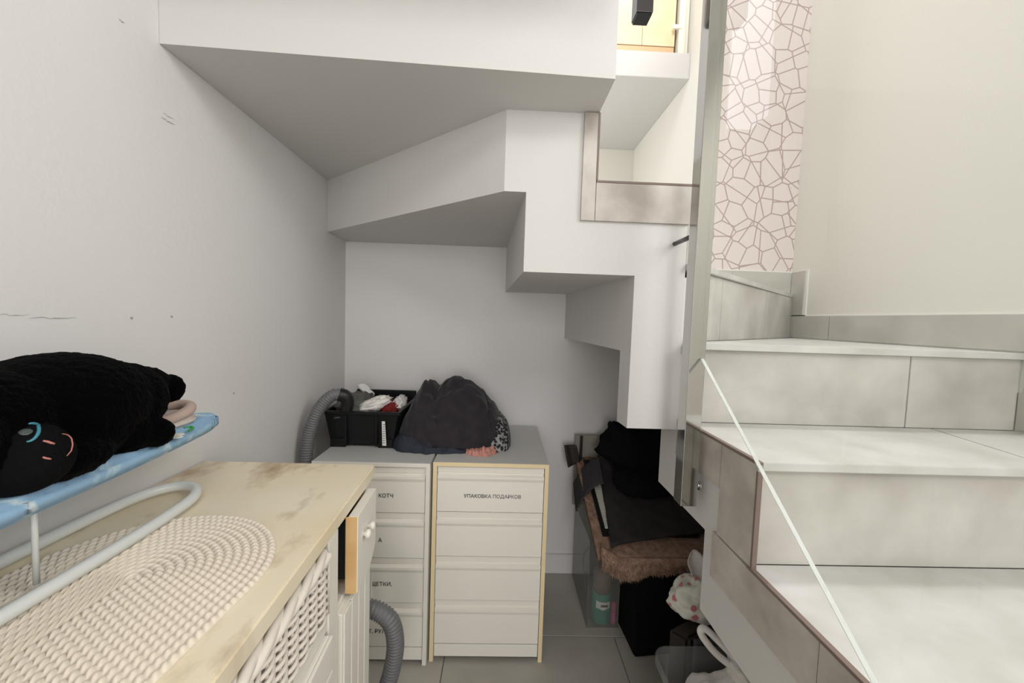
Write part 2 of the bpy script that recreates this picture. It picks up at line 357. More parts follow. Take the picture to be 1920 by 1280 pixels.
wh = box('wall_hall', (-1.2, 3.93, 0), (XR, 4.05, 2.87), M_wall_r); tag(wh, 'cream far wall of the hall seen above the stair tread', 'wall', kind='structure')
ce = box('ceiling', (-1.2, 2.785, 2.87), (XR, 4.05, 3.045), M_soff, None, 0.004); tag(ce, 'white upper floor slab edge and its soffit beyond the stairs', 'ceiling', kind='structure')
# floor with real tiles
fl = box('floor', (-0.85, -4.5, -0.06), (XR, 1.72, -0.006), M_grout, None, 0); tag(fl, 'grey tiled floor of the storage space', 'floor', kind='structure')
tile_me = None
for j in range(-9, 1):
    y0 = 1.321 + 0.6 * j
    for i in range(-2, 4):
        x0 = -0.158 + 0.6 * (i - (0.5 if j == 0 else 0)) ; x1 = x0 + 0.6; y1 = min(y0 + 0.6, 1.70)
        x0c, x1c = max(x0, -0.80), min(x1, XR); y0c = max(y0, -4.49)
        if x1c - x0c < 0.05: continue
        box('floor_tile', (x0c + 0.0015, y0c + 0.0015, -0.012), (x1c - 0.0015, y1 - 0.0015, 0.0), M_floor, fl, 0.001, 1)
fh = box('floor_hall', (-1.2, 1.776, 1.2), (XR, 3.93, 1.3), M_tile); tag(fh, 'tiled hall floor beyond the back wall opening', 'floor', kind='structure')
# baseboards
for nm, lo, hi, lb in (('baseboard_back', (xl(YB), YB - 0.012, 0.0), (0.9, YB, 0.088), 'white baseboard along the foot of the back wall'),):
    tag(box(nm, lo, hi, M_wall, None, 0.003), lb, 'baseboard', kind='structure')
tag(prism('baseboard_left', [(xl(0.9), 0.9), (xl(YB - 0.012), YB - 0.012), (xl(YB) + 0.012, YB - 0.012), (xl(0.9) + 0.012, 0.9)], 0, 0.088, M_wall), 'white baseboard along the foot of the left wall', 'baseboard', kind='structure')
# stair window in the back wall
wn = thing('window_1', 'white framed stair window in the back wall above the winding treads', 'window', (-0.28, YB + 0.05, 1.95), kind='structure')
for lo, hi in (((-0.50, YB + 0.03, 1.95), (-0.45, YB + 0.08, 3.05)), ((-0.11, YB + 0.03, 1.95), (-0.06, YB + 0.08, 3.05)), ((-0.45, YB + 0.03, 1.95), (-0.11, YB + 0.08, 2.0)), ((-0.45, YB + 0.03, 3.0), (-0.11, YB + 0.08, 3.05))):
    box('window_frame', lo, hi, M_whitec, wn)
box('pane', (-0.45, YB + 0.05, 2.0), (-0.11, YB + 0.056, 3.0), M_winglass, wn, 0)
# scuffs on the left wall
def scuff(y, z, L, h, ang=0.0):
    v = []
    n = 10
    for i in range(n + 1):
        t = i / n - 0.5; yy = y + t * L * math.cos(ang); zz = z + t * L * math.sin(ang) + 0.002 * noise.noise(Vector((t * 9, y, z)))
        hh = h * (0.3 + 0.7 * (1 - (2 * t) ** 2)) * (0.7 + 0.5 * noise.noise(Vector((t * 17, z, y))))
        v += [(xl(yy) + 0.0004, yy, zz - hh / 2), (xl(yy) + 0.0004, yy, zz + hh / 2)]
    mesh('scuff_mark', v, [(2 * i, 2 * i + 1, 2 * i + 3, 2 * i + 2) for i in range(n)], M_scuff, wl)
for a in ((0.585, 1.117, 0.06, 0.0015), (0.537, 1.121, 0.035, 0.001), (0.705, 1.117, 0.006, 0.006), (0.79, 1.12, 0.006, 0.006), (0.79, 1.50, 0.03, 0.0025), (0.79, 1.51, 0.025, 0.0015), (0.70, 1.62, 0.01, 0.003), (0.97, 0.93, 0.006, 0.006)): scuff(*a)

# ------------------------------------------------------------------ staircase
T = lambda k: 1.0962 + 0.19 * (k - 3)
SF = lambda k: T(k) - {2: 0.211, 1: 0.201, 0: 0.201}.get(k, 0.222)
st = thing('staircase', 'winding concrete staircase with stepped white soffit and grey stone tiled treads', 'staircase', (0.85, 0.5, 0))
tt = 0.013   # tile thickness
XLs = -0.68
steps = {
 -2: [(IN, -0.35), (XR, -0.35), (XR, 0.05), (IN, 0.05)], -1: [(IN, -0.10), (XR, -0.10), (XR, 0.30), (IN, 0.30)],
 0: [(IN, 0.15), (XR, 0.15), (XR, 0.55), (IN, 0.55)], 1: [(IN, 0.405), (XR, 0.405), (XR, 0.80), (IN, 0.80)],
 2: [(IN, 0.66), (XR, 0.66), (XR, 1.05), (IN, 1.05)],
 3: [(IN, 0.906), (XR, 0.906), (XR, YB), (1.054, YB), (0.317, 1.0137), (0.3216, 0.944), (0.447, 0.944), (IN, 0.944)],
 4: [(0.447, 0.944), (0.47, 0.956), (XR, 1.67), (XR, YB), (0.2751, YB), (0.3216, 0.944)],
 5: [(0.447, 0.944), (0.44, YB), (0.0104, YB), (0.0482, 0.944)],
 6: [(0.2057, 0.944), (0.19, YB), (XLs, YB), (XLs, 1.4935), (-0.0049, 0.944)],
 7: [(0.2157, 0.8097), (0.2157, 0.944), (0.17, 0.95), (XLs, 1.55), (XLs, 0.7735)],
 8: [(0.2157, 0.56), (0.2157, 0.944), (XLs, 1.05), (XLs, 0.53)],
 9: [(0.2157, 0.31), (0.2157, 0.69), (XLs, 0.69), (XLs, 0.31)], 10: [(0.2157, 0.06), (0.2157, 0.44), (XLs, 0.44), (XLs, 0.06)],
 11: [(0.2157, -0.19), (0.2157, 0.19), (XLs, 0.19), (XLs, -0.19)], 12: [(0.2157, -0.44), (0.2157, -0.06), (XLs, -0.06), (XLs, -0.44)],
 13: [(0.2157, -1.5), (0.2157, -0.31), (XLs, -0.31), (XLs, -1.5)],
}
for k, pts in steps.items():
    pts = [(xl(b) + 0.0005 if a == XLs else min(a, XR - 0.0005), min(b, YB - 0.0005)) for a, b in pts]
    prism('concrete_step', pts, max(0.0, SF(k)), SF(k + 1), M_soff, st, 0.0)
# tread and riser tiles of the lower flight
def quadtile(name, a, b, z0, z1, m, th=0.011, bev=0.001):
    """upright tile from plan point a to plan point b, thickness to the left of a->b"""
    a = Vector((a[0], a[1], 0)); b = Vector((b[0], b[1], 0)); d = (b - a).normalized(); n = Vector((-d.y, d.x, 0)) * th
    return prism(name, [(a.x, a.y), (b.x, b.y), (b.x + n.x, b.y + n.y), (a.x + n.x, a.y + n.y)], z0, z1, m, st, bev)
nose = 0.014
RY = {-2: -0.35, -1: -0.10, 0: 0.15, 1: 0.405, 2: 0.66, 3: 0.906}
SEAM = {-2: 0.9, -1: 1.05, 0: 0.9, 1: 1.02, 2: 1.02, 3: 0.985}
for k in range(-2, 3):
    yb = RY[k + 1] - 0.011; yf = RY[k] - 0.011 - nose; s = SEAM[k]
    zl, zh = T(k) - 0.015, T(k)
    # the tread joint of the second visible tread runs a little askew
    sl = 0.03 if k == 2 else 0.0
    prism('tread_tile', [(IN, yf), (s - sl - 0.001, yf), (s + sl - 0.001, yb), (IN, yb)], zl, zh, M_tread, st, 0.0012)
    prism('tread_tile', [(s - sl + 0.001, yf), (XR - 0.001, yf), (XR - 0.001, yb), (s + sl + 0.001, yb)], zl, zh, M_tread, st, 0.0012)
for k in range(-2, 4):
    s = SEAM[k] - (0.035 if k == 2 else 0); z0 = max(0.001, T(k - 1) + 0.0005); z1 = T(k) - 0.016
    quadtile('riser_tile', (s - 0.001, RY[k]), (IN, RY[k]), z0, z1, M_tile, 0.011)
    quadtile('riser_tile', (XR - 0.001, RY[k]), (s + 0.001, RY[k]), z0, z1, M_tile, 0.011)
# winder tread 3 (two tiles) and its diagonal riser
dg0, dg1 = Vector((0.470, 0.956)), Vector((XR, 1.67)); dd = (dg1 - dg0).normalized(); dn = Vector((dd.y, -dd.x))
f0 = dg0 + dn * 0.012; f1 = dg1 + dn * 0.012
yf = RY[3] - 0.011 - nose
mid = f0.lerp(f1, 0.55)
prism('tread_tile', [(IN, yf), (XR - 0.001, yf), (XR - 0.001, f1.y - 0.012), (f0.x, f0.y), (IN, 0.945)], T(3) - 0.015, T(3), M_tread, st, 0.0012)
def ondg(t): p = dg0 + dd * t; return (p.x, p.y)
L = (dg1 - dg0).length
for a, b in ((0.0, 0.185), (0.187, 0.64), (0.642, L - 0.012)):
    quadtile('riser_tile', ondg(a), ondg(b), T(3) + 0.0005, T(4) - 0.016, M_tile, -0.011)
n3 = dn * 0.024
prism('tread_tile', [(0.447, 0.93), (dg0.x + n3.x, dg0.y + n3.y), (dg1.x - 0.001, dg1.y + n3.y * 0.3 - 0.012), (XR - 0.001, YB - 0.001), (0.461, YB - 0.001)], T(4) - 0.015, T(4), M_tread, st, 0.001)
prism('tread_tile', [(0.455, 0.9445), (0.449, YB - 0.001), (0.203, YB - 0.001), (0.2157, 0.9445)], T(5) - 0.015, T(5), M_tread, st, 0.001)
quadtile('riser_tile', (0.447, 0.944), (0.44, YB), T(4), T(5) - 0.016, M_tile, -0.011)
quadtile('riser_tile', (0.2057, 0.944), (0.19, YB), T(5), T(6) - 0.016, M_tile, -0.010)
# cladding on the open sides: bands under each tread and beside each riser, with brown edge profiles
bw = 0.095
xs0, xs1 = IN - 0.007, IN
for k in range(0, 3):
    y0 = RY[k] - 0.025; y1 = RY[k + 1]
    z = T(k)
    pts_v = [(y0, T(k - 1) + 0.0008), (y0 + 0.11, T(k - 1) + 0.0008), (y0 + 0.11, z - 0.005), (y0, z - 0.005)]
    prism('side_tile', pts_v, xs0, xs1, M_string, st, 0.0006, 'x')
    prism('side_tile', [(y0 + 0.1112, z - bw), (y1 + 0.10, z - bw), (y1 + 0.10, z - 0.0008 if k < 2 else z - 0.005), (y1 - 0.025, z - 0.005), (y0 + 0.1112, z - 0.005)] if k < 2 else [(y0 + 0.1112, z - bw), (0.944, z - bw), (0.944, z - 0.005), (y0 + 0.1112, z - 0.005)], xs0, xs1, M_string, st, 0.0006, 'x')
    box('edge_profile', (xs0 - 0.001, y0, z - 0.005), (xs1 + 0.001, y1 - 0.012, z + 0.0006), M_trim, st, 0.0005, 1)
    box('edge_profile', (xs0 - 0.001, y0 - 0.0012, T(k - 1)), (xs1 + 0.001, y0 + 0.004, z - 0.016), M_trim, st, 0.0005, 1)
yf0, yf1 = 0.936, 0.944
box('side_tile', (0.2157, yf0, T(5) - bw), (0.447, yf1, T(5) - 0.005), M_string, st, 0.0008)
box('side_tile', (0.181, yf0, T(5) - bw), (0.2147, yf1, SF(7) - 0.001), M_string, st, 0.0008)
box('edge_profile', (0.2157, yf0 - 0.001, T(5) - 0.005), (0.447, yf1 + 0.001, T(5) + 0.0006), M_trim, st, 0.0005, 1)
box('edge_profile', (0.2137, yf0 - 0.001, T(5) + 0.001), (0.2187, yf1 + 0.02, SF(7) - 0.001), M_trim, st, 0.0005, 1)
# skirting tiles on the right wall and back wall, white grout behind
sk = 0.095; xk = XR - 0.009
gx = XR - 0.004
box('grout_bed', (gx, 0.78, T(2)), (XR, YB, T(3) + sk + 0.004), M_groutw, st, 0)
box('grout_bed', (gx, 1.575, T(3) + sk), (XR, YB, T(4) + sk + 0.004), M_groutw, st, 0)
box('grout_bed', (0.87, YB - 0.01, T(4)), (XR, YB, T(4) + sk + 0.004), M_groutw, st, 0)
box('skirting_tile', (xk, 1.452, T(3) + 0.004), (XR, YB - 0.022, T(3) + sk), M_skirt, st, 0.0008)
box('skirting_tile', (xk, 0.888, T(3) + 0.004), (XR, 1.448, T(3) + sk), M_skirt, st, 0.0008)
box('skirting_tile', (xk, 1.586, T(3) + sk + 0.004), (XR, YB - 0.016, T(4) + sk), M_skirt, st, 0.0008)
box('skirting_tile', (0.995, YB - 0.014, T(4) + 0.002), (XR - 0.012, YB, T(4) + sk), M_skirt, st, 0.0008)
box('skirting_tile', (0.88, YB - 0.014, T(4) + 0.002), (0.991, YB, T(4) + sk), M_skirt, st, 0.0008)
box('skirting_tile', (xk, 0.80, T(2) + sk + 0.004), (XR, 0.884, T(3) + sk), M_skirt, st, 0.0008)
box('skirting_tile', (xk, 0.635, T(2) + 0.004), (XR, 0.892, T(2) + sk), M_skirt, st, 0.0008)
box('skirting_tile', (xk, 0.55, T(1) + sk), (XR, 0.631, T(2) + sk), M_skirt, st, 0.0008)
box('skirting_tile', (xk, 0.39, T(1) + 0.004), (XR, 0.631, T(1) + sk - 0.004), M_skirt, st, 0.0008)

# ------------------------------------------------------------------ balustrade: steel post, glass, pins
bal = thing('glass_balustrade', 'clear glass stair balustrade with a polished square steel post', 'balustrade', (0.42, 0.80, 0.745))
box('post', (0.399, 0.8014, 0.745), (0.434, 0.8364, 2.6), M_steel, bal, 0.0012)
bm = bmesh.new(); add_tube(bm, [(0.417, 0.8364, 1.335), (0.417, 0.944, 1.335)], 0.0055, 12); from_bm('mounting_pin', bm, M_steel_d, bal, True)
bm = bmesh.new(); add_tube(bm, [(0.434, 0.818, 0.785), (IN - 0.007, 0.818, 0.785)], 0.006, 12); from_bm('mounting_pin', bm, M_steel, bal, True)
lathe('pin_rosette', [(0.002, 0), (0.010, 0), (0.010, 0.003), (0.002, 0.003)], (IN - 0.0105, 0.818, 0.785), M_steel, bal, 16, 'x')
gl = [(0.797, 1.068), (0.797, 2.05), (-0.45, 1.02), (-0.45, 0.09)]
prism('glass_pane', gl, 0.4215, 0.4275, M_glass, bal, 0, 'x')
# polished lower edge of the glass
def edgebar(a, b, t):
    d = (Vector(b) - Vector(a)).normalized(); n = Vector((-d.y, d.x)) * t
    return [a, b, (b[0] + n.x, b[1] + n.y), (a[0] + n.x, a[1] + n.y)]
prism('glass_edge', edgebar((0.797, 1.068), (-0.45, 0.09), 0.0012), 0.4213, 0.4277, M_glassedge, bal, 0, 'x')
up = thing('upper_post', 'square steel post of the upper balustrade hanging into the stairwell, shade painted into its colour', 'post', (0.31, 0.95, 1.857))
box('post_tube', (0.290, 0.930, 1.862), (0.329, 0.968, 3.2), M_steel_d, up, 0.001)  # same steel as the lower post, its shade put into the colour
box('end_shade', (0.292, 0.932, 1.857), (0.327, 0.966, 1.862), M_blackpl, up, 0.0005)  # black piece painted in for the unlit underside of the tube
bm = bmesh.new(); add_tube(bm, [(0.2157, 0.90, 2.02), (0.30, 0.945, 2.02)], 0.006, 10); from_bm('mounting_pin', bm, M_steel_d, up, True)
# upper floor joinery
wc = thing('wooden_cabinet', 'light oak wardrobe front with plinth standing on the upper floor slab', 'wardrobe', (0.95, 2.95, 3.045))
for x0, x1 in ((0.30, 0.68), (0.683, 0.93), (0.933, 1.165)):
    box('oak_panel', (x0, 2.83, 3.115), (x1, 2.85, 4.4), M_wood, wc, 0.001)
box('plinth', (0.30, 2.835, 3.045), (1.165, 2.86, 3.112), M_wood2, wc, 0.001)
box('carcass', (0.30, 2.86, 3.045), (1.165, 3.3, 4.4), M_wood, wc, 0.001)
df = thing('door_frame', 'white door frame with latch beside the oak wardrobe upstairs', 'door frame', (1.21, 2.83, 3.045))
box('frame_post', (1.182, 2.80, 3.045), (1.225, 2.86, 4.4), M_whitec, df, 0.003)
box('frame_post', (1.228, 2.83, 3.045), (1.262, 2.90, 4.4), M_whitec, df, 0.003)
box('latch', (1.135, 2.795, 3.215), (1.20, 2.812, 3.245), M_whitec, df, 0.006)

# ------------------------------------------------------------------ text
def text(name, s, size, loc, m, parent, bold=False, extr=0.0002):
    cu = bpy.data.curves.new(name, 'FONT'); cu.body = s; cu.size = 1.0; cu.extrude = extr / size
    if bold: cu.offset = 0.004
    o = bpy.data.objects.new(name + '_tmp', cu); C.objects.link(o)
    dg = bpy.context.evaluated_depsgraph_get(); me = bpy.data.meshes.new_from_object(o.evaluated_get(dg)); bpy.data.objects.remove(o)
    for v in me.vertices:
        x, y, z = v.co * size; v.co = (loc[0] + x, loc[1] - z, loc[2] + y)
    me.materials.clear()
    return link(name, me, m, parent)
# ------------------------------------------------------------------ drawer chests
def chest(x0, x1, yf, yb, edge, label, texts, h=0.6725):
    t = thing('drawer_chest', label, 'chest', ((x0 + x1) / 2, (yf + yb) / 2, 0), 'drawer chests against the back wall')
    p = 0.013
    eb = 0.0025
    for xx in (x0, x1 - p):
        s = box('side_panel', (xx, yf + eb, 0), (xx + p, yb, h - p), M_white, t, 0.001)
        box('edge_band', (xx, yf, 0), (xx + p, yf + eb, h), edge, s, 0.0004, 1)
    tp = box('top_panel', (x0, yf + eb, h - p), (x1, yb, h), M_chtop, t, 0.001)
    box('edge_band', (x0 + p, yf, h - p), (x1 - p, yf + eb, h), edge, tp, 0.0004, 1)
    box('back_panel', (x0 + p, yb - 0.006, 0.02), (x1 - p, yb, h - p), M_white, t, 0)
    a, b = x0 + p + 0.0018, x1 - p - 0.0018
    box('plinth', (a, yf + 0.006, 0.014), (b, yf + 0.02, 0.0565), M_white, t, 0.001)
    dh = 0.1495; z = h - p - 0.002
    for i in range(4):
        z1 = z - i * dh - 0.001; z0 = z1 - dh + 0.003
        # front profile with finger groove: flat top strip, recess, lip, face
        pr = [(yf + 0.016, z0), (yf + 0.016, z1), (yf + 0.007, z1), (yf + 0.0085, z1 - 0.018), (yf + 0.0125, z1 - 0.0215), (yf + 0.0125, z1 - 0.024), (yf + 0.0005, z1 - 0.0285), (yf + 0.0005, z1 - 0.036), (yf + 0.004, z1 - 0.046), (yf + 0.004, z0)]
        d = prism('drawer', pr, a, b, M_white, t, 0, 'x')
        box('drawer_box', (a + 0.01, yf + 0.017, z0 + 0.01), (b - 0.01, yb - 0.03, z1 - 0.03), M_dark, d, 0)
        if i in texts:
            s, tx, sz, dz = texts[i]
            if i == 0 and x0 > -0.3:
                box('paper_label', (a + 0.165, yf + 0.0030, z0 + 0.022), (b - 0.022, yf + 0.0042, z0 + 0.076), M_paper if False else M_white, d, 0)
            text('lettering', s, sz, (tx, yf + 0.0028, z0 + dz), M_ink, d, True)
    return t
XC = -0.208
chest(-0.584, -0.2135, 1.198, 1.66, M_white, 'white edged drawer chest beside the worktop, with lettered drawers', {0: ('КОТЧ', -0.3755, 0.0175, 0.049), 1: ('А', -0.3745, 0.0185, 0.052), 2: ('ЩЕТКИ,', -0.397, 0.0180, 0.056), 3: ('Т, РУЛЕ', -0.402, 0.0180, 0.046)})
chest(XC + 0.0015, 0.167, 1.213, 1.66, M_edge, 'drawer chest with yellowish front edges and gift wrap lettering', {0: ('УПАКОВКА ПОДАРКОВ', -0.106, 0.0162, 0.047)})

# ------------------------------------------------------------------ worktop cabinet on the left
FX = -0.262
ROT = 0.045
cab = thing('storage_cabinet', 'white painted cabinet with wicker front and half open drawer', 'cabinet', (FX, 0.34, 0))
cab.rotation_euler.z = ROT
yn = -0.30; yfr = 0.838
wt = prism('worktop', [(xl(yn) + 0.002, yn - 0.02), (-0.2545 + 0.048 * 0.66, yn - 0.02), (-0.2800, 0.868), (xl(0.868) + 0.003, 0.868)], 0.768, 0.7965, M_wtop, None, 0.003)
tag(wt, 'cream worktop with brown stains on the white cabinet', 'worktop')
box('end_panel', (-0.60, yfr - 0.018, 0.0), (FX, yfr, 0.766), M_white, cab)
box('divider', (-0.60, 0.615, 0.0), (FX + 0.004, 0.655, 0.766), M_white, cab)
box('end_panel', (-0.60, yn, 0.0), (FX, yn + 0.018, 0.766), M_white, cab)
box('back_panel', (-0.608, yn, 0.0), (-0.60, yfr, 0.766), M_white, cab, 0)
box('shelf', (-0.60, yn + 0.018, 0.615), (FX + 0.002, 0.615, 0.640), M_white, cab)
box('shelf', (-0.60, 0.655, 0.60), (FX - 0.002, yfr - 0.018, 0.615), M_white, cab)
box('bottom_board', (-0.60, yn + 0.018, 0.03), (FX, yfr - 0.018, 0.06), M_white, cab)
# half-open drawer: pine front painted white outside, arched lower edge
dx0, dx1 = -0.257, -0.238
dr = thing_front = None
pts = [(0.695, 0.765), (0.815, 0.765), (0.815, 0.66)]
for i in range(13):
    t = i / 12; pts.append((0.815 - 0.120 * t, 0.618 + 0.03 * (1 - min(1, t * 2.4)) ** 2))
dr = prism('drawer', pts, dx0 + 0.001, dx1, M_white, cab, 0.001, 'x')
box('pine_end', (dx0 - 0.003, 0.6935, 0.618), (dx1 - 0.0012, 0.6955, 0.7645), M_pine, dr, 0.0005, 1)
box('drawer_side', (-0.58, 0.702, 0.64), (dx0, 0.712, 0.752), M_dark, dr)  # near side coloured black for the shade in the open gap
box('drawer_side', (-0.58, 0.80, 0.64), (dx0, 0.812, 0.752), M_pine, dr)
box('drawer_base', (-0.58, 0.714, 0.64), (dx0, 0.80, 0.646), M_pine, dr)
for yy in (0.728, 0.756):
    lathe('knob', [(0.004, 0.0), (0.0045, 0.004), (0.008, 0.007), (0.0088, 0.011), (0.006, 0.014), (0.001, 0.015)], (dx1, yy, 0.714), M_white, dr, 18, 'x')
# beadboard door below the drawer
dz0, dz1 = 0.07, 0.606
door = box('door', (FX - 0.002, 0.658, dz0), (FX + 0.010, 0.818, dz1), M_white, cab, 0.0015)
for i in range(4):
    y0 = 0.661 + i * 0.0392; box('door_plank', (FX + 0.010, y0, dz0 + 0.003), (FX + 0.0135, y0 + 0.0355, dz1 - 0.003), M_white, door, 0.0015, 1)
hg = box('hinge', (FX + 0.0105, 0.812, 0.515), (FX + 0.016, 0.822, 0.575), M_steel, door, 0.001)
# lower panel door under the basket
pdoor = box('door', (FX - 0.004, yn + 0.03, 0.07), (FX + 0.008, 0.608, 0.612), M_white, cab, 0.002)
box('door_rail', (FX + 0.008, yn + 0.03, 0.555), (FX + 0.014, 0.608, 0.612), M_white, pdoor, 0.002)
box('door_rail', (FX + 0.008, 0.555, 0.07), (FX + 0.014, 0.608, 0.553), M_white, pdoor, 0.002)
# wicker basket drawer
bk = thing('wicker_basket', 'white painted wicker basket drawer sitting under the stained worktop', 'basket', (FX, 0.34, 0.641))
bk.rotation_euler.z = ROT
by0, by1, bz0, bz1 = -0.27, 0.606, 0.645, 0.735
bm = bmesh.new()
rows = 14
for rI in range(rows):
    z = bz0 + (bz1 - bz0) * (rI + 0.5) / rows
    pts = []
    n = 150
    for i in range(n + 1):
        y = by0 + (by1 - by0) * i / n
        ph = (y - by0) / 0.030 * PI + (PI if rI % 2 else 0)
        pts.append((FX + 0.002 + 0.0048 * math.sin(ph), y, z + 0.0012 * noise.noise(Vector((y * 40, rI * 3.3, 0)))))
    add_tube(bm, pts, 0.0031, 6)
wv = from_bm('woven_strands', bm, M_wick, bk, True); wv['kind'] = 'stuff'
bm = bmesh.new()
k = 0
while by0 + 0.030 * k < by1 - 0.005:
    y = by0 + 0.015 + 0.030 * k; add_tube(bm, [(FX + 0.002, y, bz0 - 0.002), (FX + 0.002, y + 0.002, bz1 + 0.004)], 0.0026, 6); k += 1
from_bm('upright_stakes', bm, M_wick, bk, True)['kind'] = 'stuff'
bm = bmesh.new()
for s_ in range(3):
    pts = [(FX + 0.001 + 0.0050 * math.cos(y * 45 + s_ * 2 * PI / 3), y, 0.7480 + 0.0050 * math.sin(y * 45 + s_ * 2 * PI / 3)) for y in [by0 + (by1 - by0) * i / 500 for i in range(501)]]
    add_tube(bm, pts, 0.0072, 7)
from_bm('twisted_rim', bm, M_wick, bk, True)
box('basket_liner', (-0.58, by0, 0.643), (FX - 0.012, by1, 0.735), M_ltgrey, bk)

# ------------------------------------------------------------------ crocheted placemat
def placemat():
    R0 = 0.155; core = 0.27; c0 = Vector((-0.452, 0.472)); ax = Vector((-0.06, -1)).normalized(); nx = Vector((-ax.y, ax.x))
    rings = 15; sub = 6; seg = 760; v = []; f = []
    per = lambda r: 2 * PI * r + 2 * core
    for i in range(rings * sub + 1):
        r = R0 * (i + 0.6) / (rings * sub + 0.6); ri = int(i / sub) if i < rings * sub else rings - 1
        fr = (i % sub) / sub if i < rings * sub else 1.0
        tot = per(r); nb = max(8, round(per(R0 * (ri + 0.5) / rings) / 0.0095))
        for k in range(seg):
            s = tot * k / seg
            if s < PI * r: t = s / r; p = c0 + (-ax * math.sin(t) + nx * math.cos(t)) * r; g = -1
            elif s < PI * r + core: d = s - PI * r; p = c0 - nx * r + ax * d
            elif s < 2 * PI * r + core: t = (s - PI * r - core) / r; p = c0 + ax * core + (-nx * math.cos(t) + ax * math.sin(t)) * r
            else: d = s - 2 * PI * r - core; p = c0 + ax * core + nx * r - ax * d
            u = k / seg * nb + 0.5 * (ri % 2)
            lob = abs(math.sin(PI * u)); prof = math.sin(PI * min(1, max(0, fr)))
            h = 0.0004 + 0.0054 * (prof ** 0.7) * (0.12 + 0.88 * lob ** 0.55)
            v.append((p.x, p.y, 0.7968 + h))
    n = rings * sub
    for i in range(n):
        for k in range(seg): f.append((i * seg + k, (i + 1) * seg + k, (i + 1) * seg + (k + 1) % seg, i * seg + (k + 1) % seg))
    base = len(v)
    for k in range(seg): q = v[n * seg + k]; v.append((q[0], q[1], 0.7967))
    for k in range(seg): f.append((n * seg + k, base + k, base + (k + 1) % seg, n * seg + (k + 1) % seg))
    m = mat('cream_crochet', lin(232, 221, 205), 0.9)
    o = mesh('placemat', v, f, m, None, True); tag(o, 'oval cream crocheted placemat lying on the stained worktop', 'placemat')
placemat()

# ------------------------------------------------------------------ tabletop ironing board
ib = thing('ironing_board', 'small tabletop ironing board with blue floral cover and white tube legs', 'ironing board', (-0.568, 0.4, 0.803))
tz = 0.810; tr = 0.0085
loop = [(-0.624, -0.2, tz), (-0.624, 0.2, tz), (-0.624, 0.48, tz), (-0.624, 0.60, tz), (-0.617, 0.670, tz), (-0.592, 0.706, tz), (-0.560, 0.706, tz), (-0.532, 0.676, tz), (-0.519, 0.62, tz), (-0.513, 0.5, tz), (-0.512, 0.2, tz), (-0.512, -0.2, tz)]
tube('base_loop', catmull(loop, 10), tr, M_tube, ib, 14)
for yy, xx in ((0.447, -0.535), (0.447, -0.601), (0.02, -0.535), (0.02, -0.601)):
    tube('strut', [(xx, yy, tz), (xx, yy, 0.925)], 0.0030, M_tube, ib, 10)
def board():
    # outline: straight sides, rounded nose
    half = []
    for i in range(25):
        t = i / 24; y = -0.25 + t * 0.85; half.append((0.086, y))
    hw = [(0.0860, -0.25), (0.0860, 0.30), (0.080, 0.42), (0.071, 0.52), (0.058, 0.62), (0.044, 0.70), (0.030, 0.738), (0.014, 0.752), (0.0, 0.756)]
    R_ = catmull([(a, b, 0) for a, b in hw], 5)
    out = [(-0.565 + p.x, p.y) for p in R_] + [(-0.565 - p.x, p.y) for p in R_[-2::-1]]
    bm = bmesh.new(); add_prism(bm, out, 0.914, 0.938, 0.006)
    return from_bm('board', bm, M_board, ib, True)
board()
M_leaf = mat('green_print', lin(60, 160, 84), 0.85); M_petal = mat('white_print', lin(240, 238, 228), 0.85)
bm = bmesh.new(); pts = [(-0.505, 0.632, 0.9382), (-0.512, 0.648, 0.9382), (-0.520, 0.652, 0.9382), (-0.524, 0.645, 0.9382)]
add_tube(bm, catmull(pts, 6), 0.0022, 6); from_bm('printed_stem', bm, M_leaf, ib, True)
for a, b, c_ in ((-0.508, 0.612, 0.010), (-0.498, 0.600, 0.008), (-0.515, 0.598, 0.009)):
    lathe('printed_petal', [(0.001, 0.0), (c_, 0.0), (c_ * 0.8, 0.0006), (0.001, 0.0007)], (a, b, 0.9378), M_petal, ib, 10)
# folded felt pads on the board
fd = thing('felt_slipper', 'dusty pink felt slipper behind the plush toy on the blue ironing board', 'slipper', (-0.565, 0.665, 0.938))
def pad(name, c, rx, ry, z0, z1, m, rot=0.0, hole=False):
    n = 40; pts = []
    for k in range(n):
        t = 2 * PI * k / n; x = rx * math.cos(t) * (1 + 0.12 * math.sin(t)); y = ry * math.sin(t)
        pts.append((c[0] + x * math.cos(rot) - y * math.sin(rot), c[1] + x * math.sin(rot) + y * math.cos(rot)))
    bm = bmesh.new(); add_prism(bm, pts, z0, z1, min(0.004, (z1 - z0) * 0.4)); return from_bm(name, bm, m, fd, True)
pad('sole', (-0.572, 0.650, 0), 0.044, 0.058, 0.938, 0.950, M_beige2, 0.1)
pad('insole', (-0.560, 0.640, 0), 0.030, 0.045, 0.950, 0.960, M_beige2, 0.2)
bm = bmesh.new(); rp = [(-0.572 + 0.036 * math.cos(t), 0.650 + 0.052 * math.sin(t), 0.958 + 0.006 * math.sin(t)) for t in [(-0.35 + 0.06 * i) * PI for i in range(26)]]
add_tube(bm, rp, 0.009, 10); from_bm('rolled_rim', bm, M_beige, fd, True)

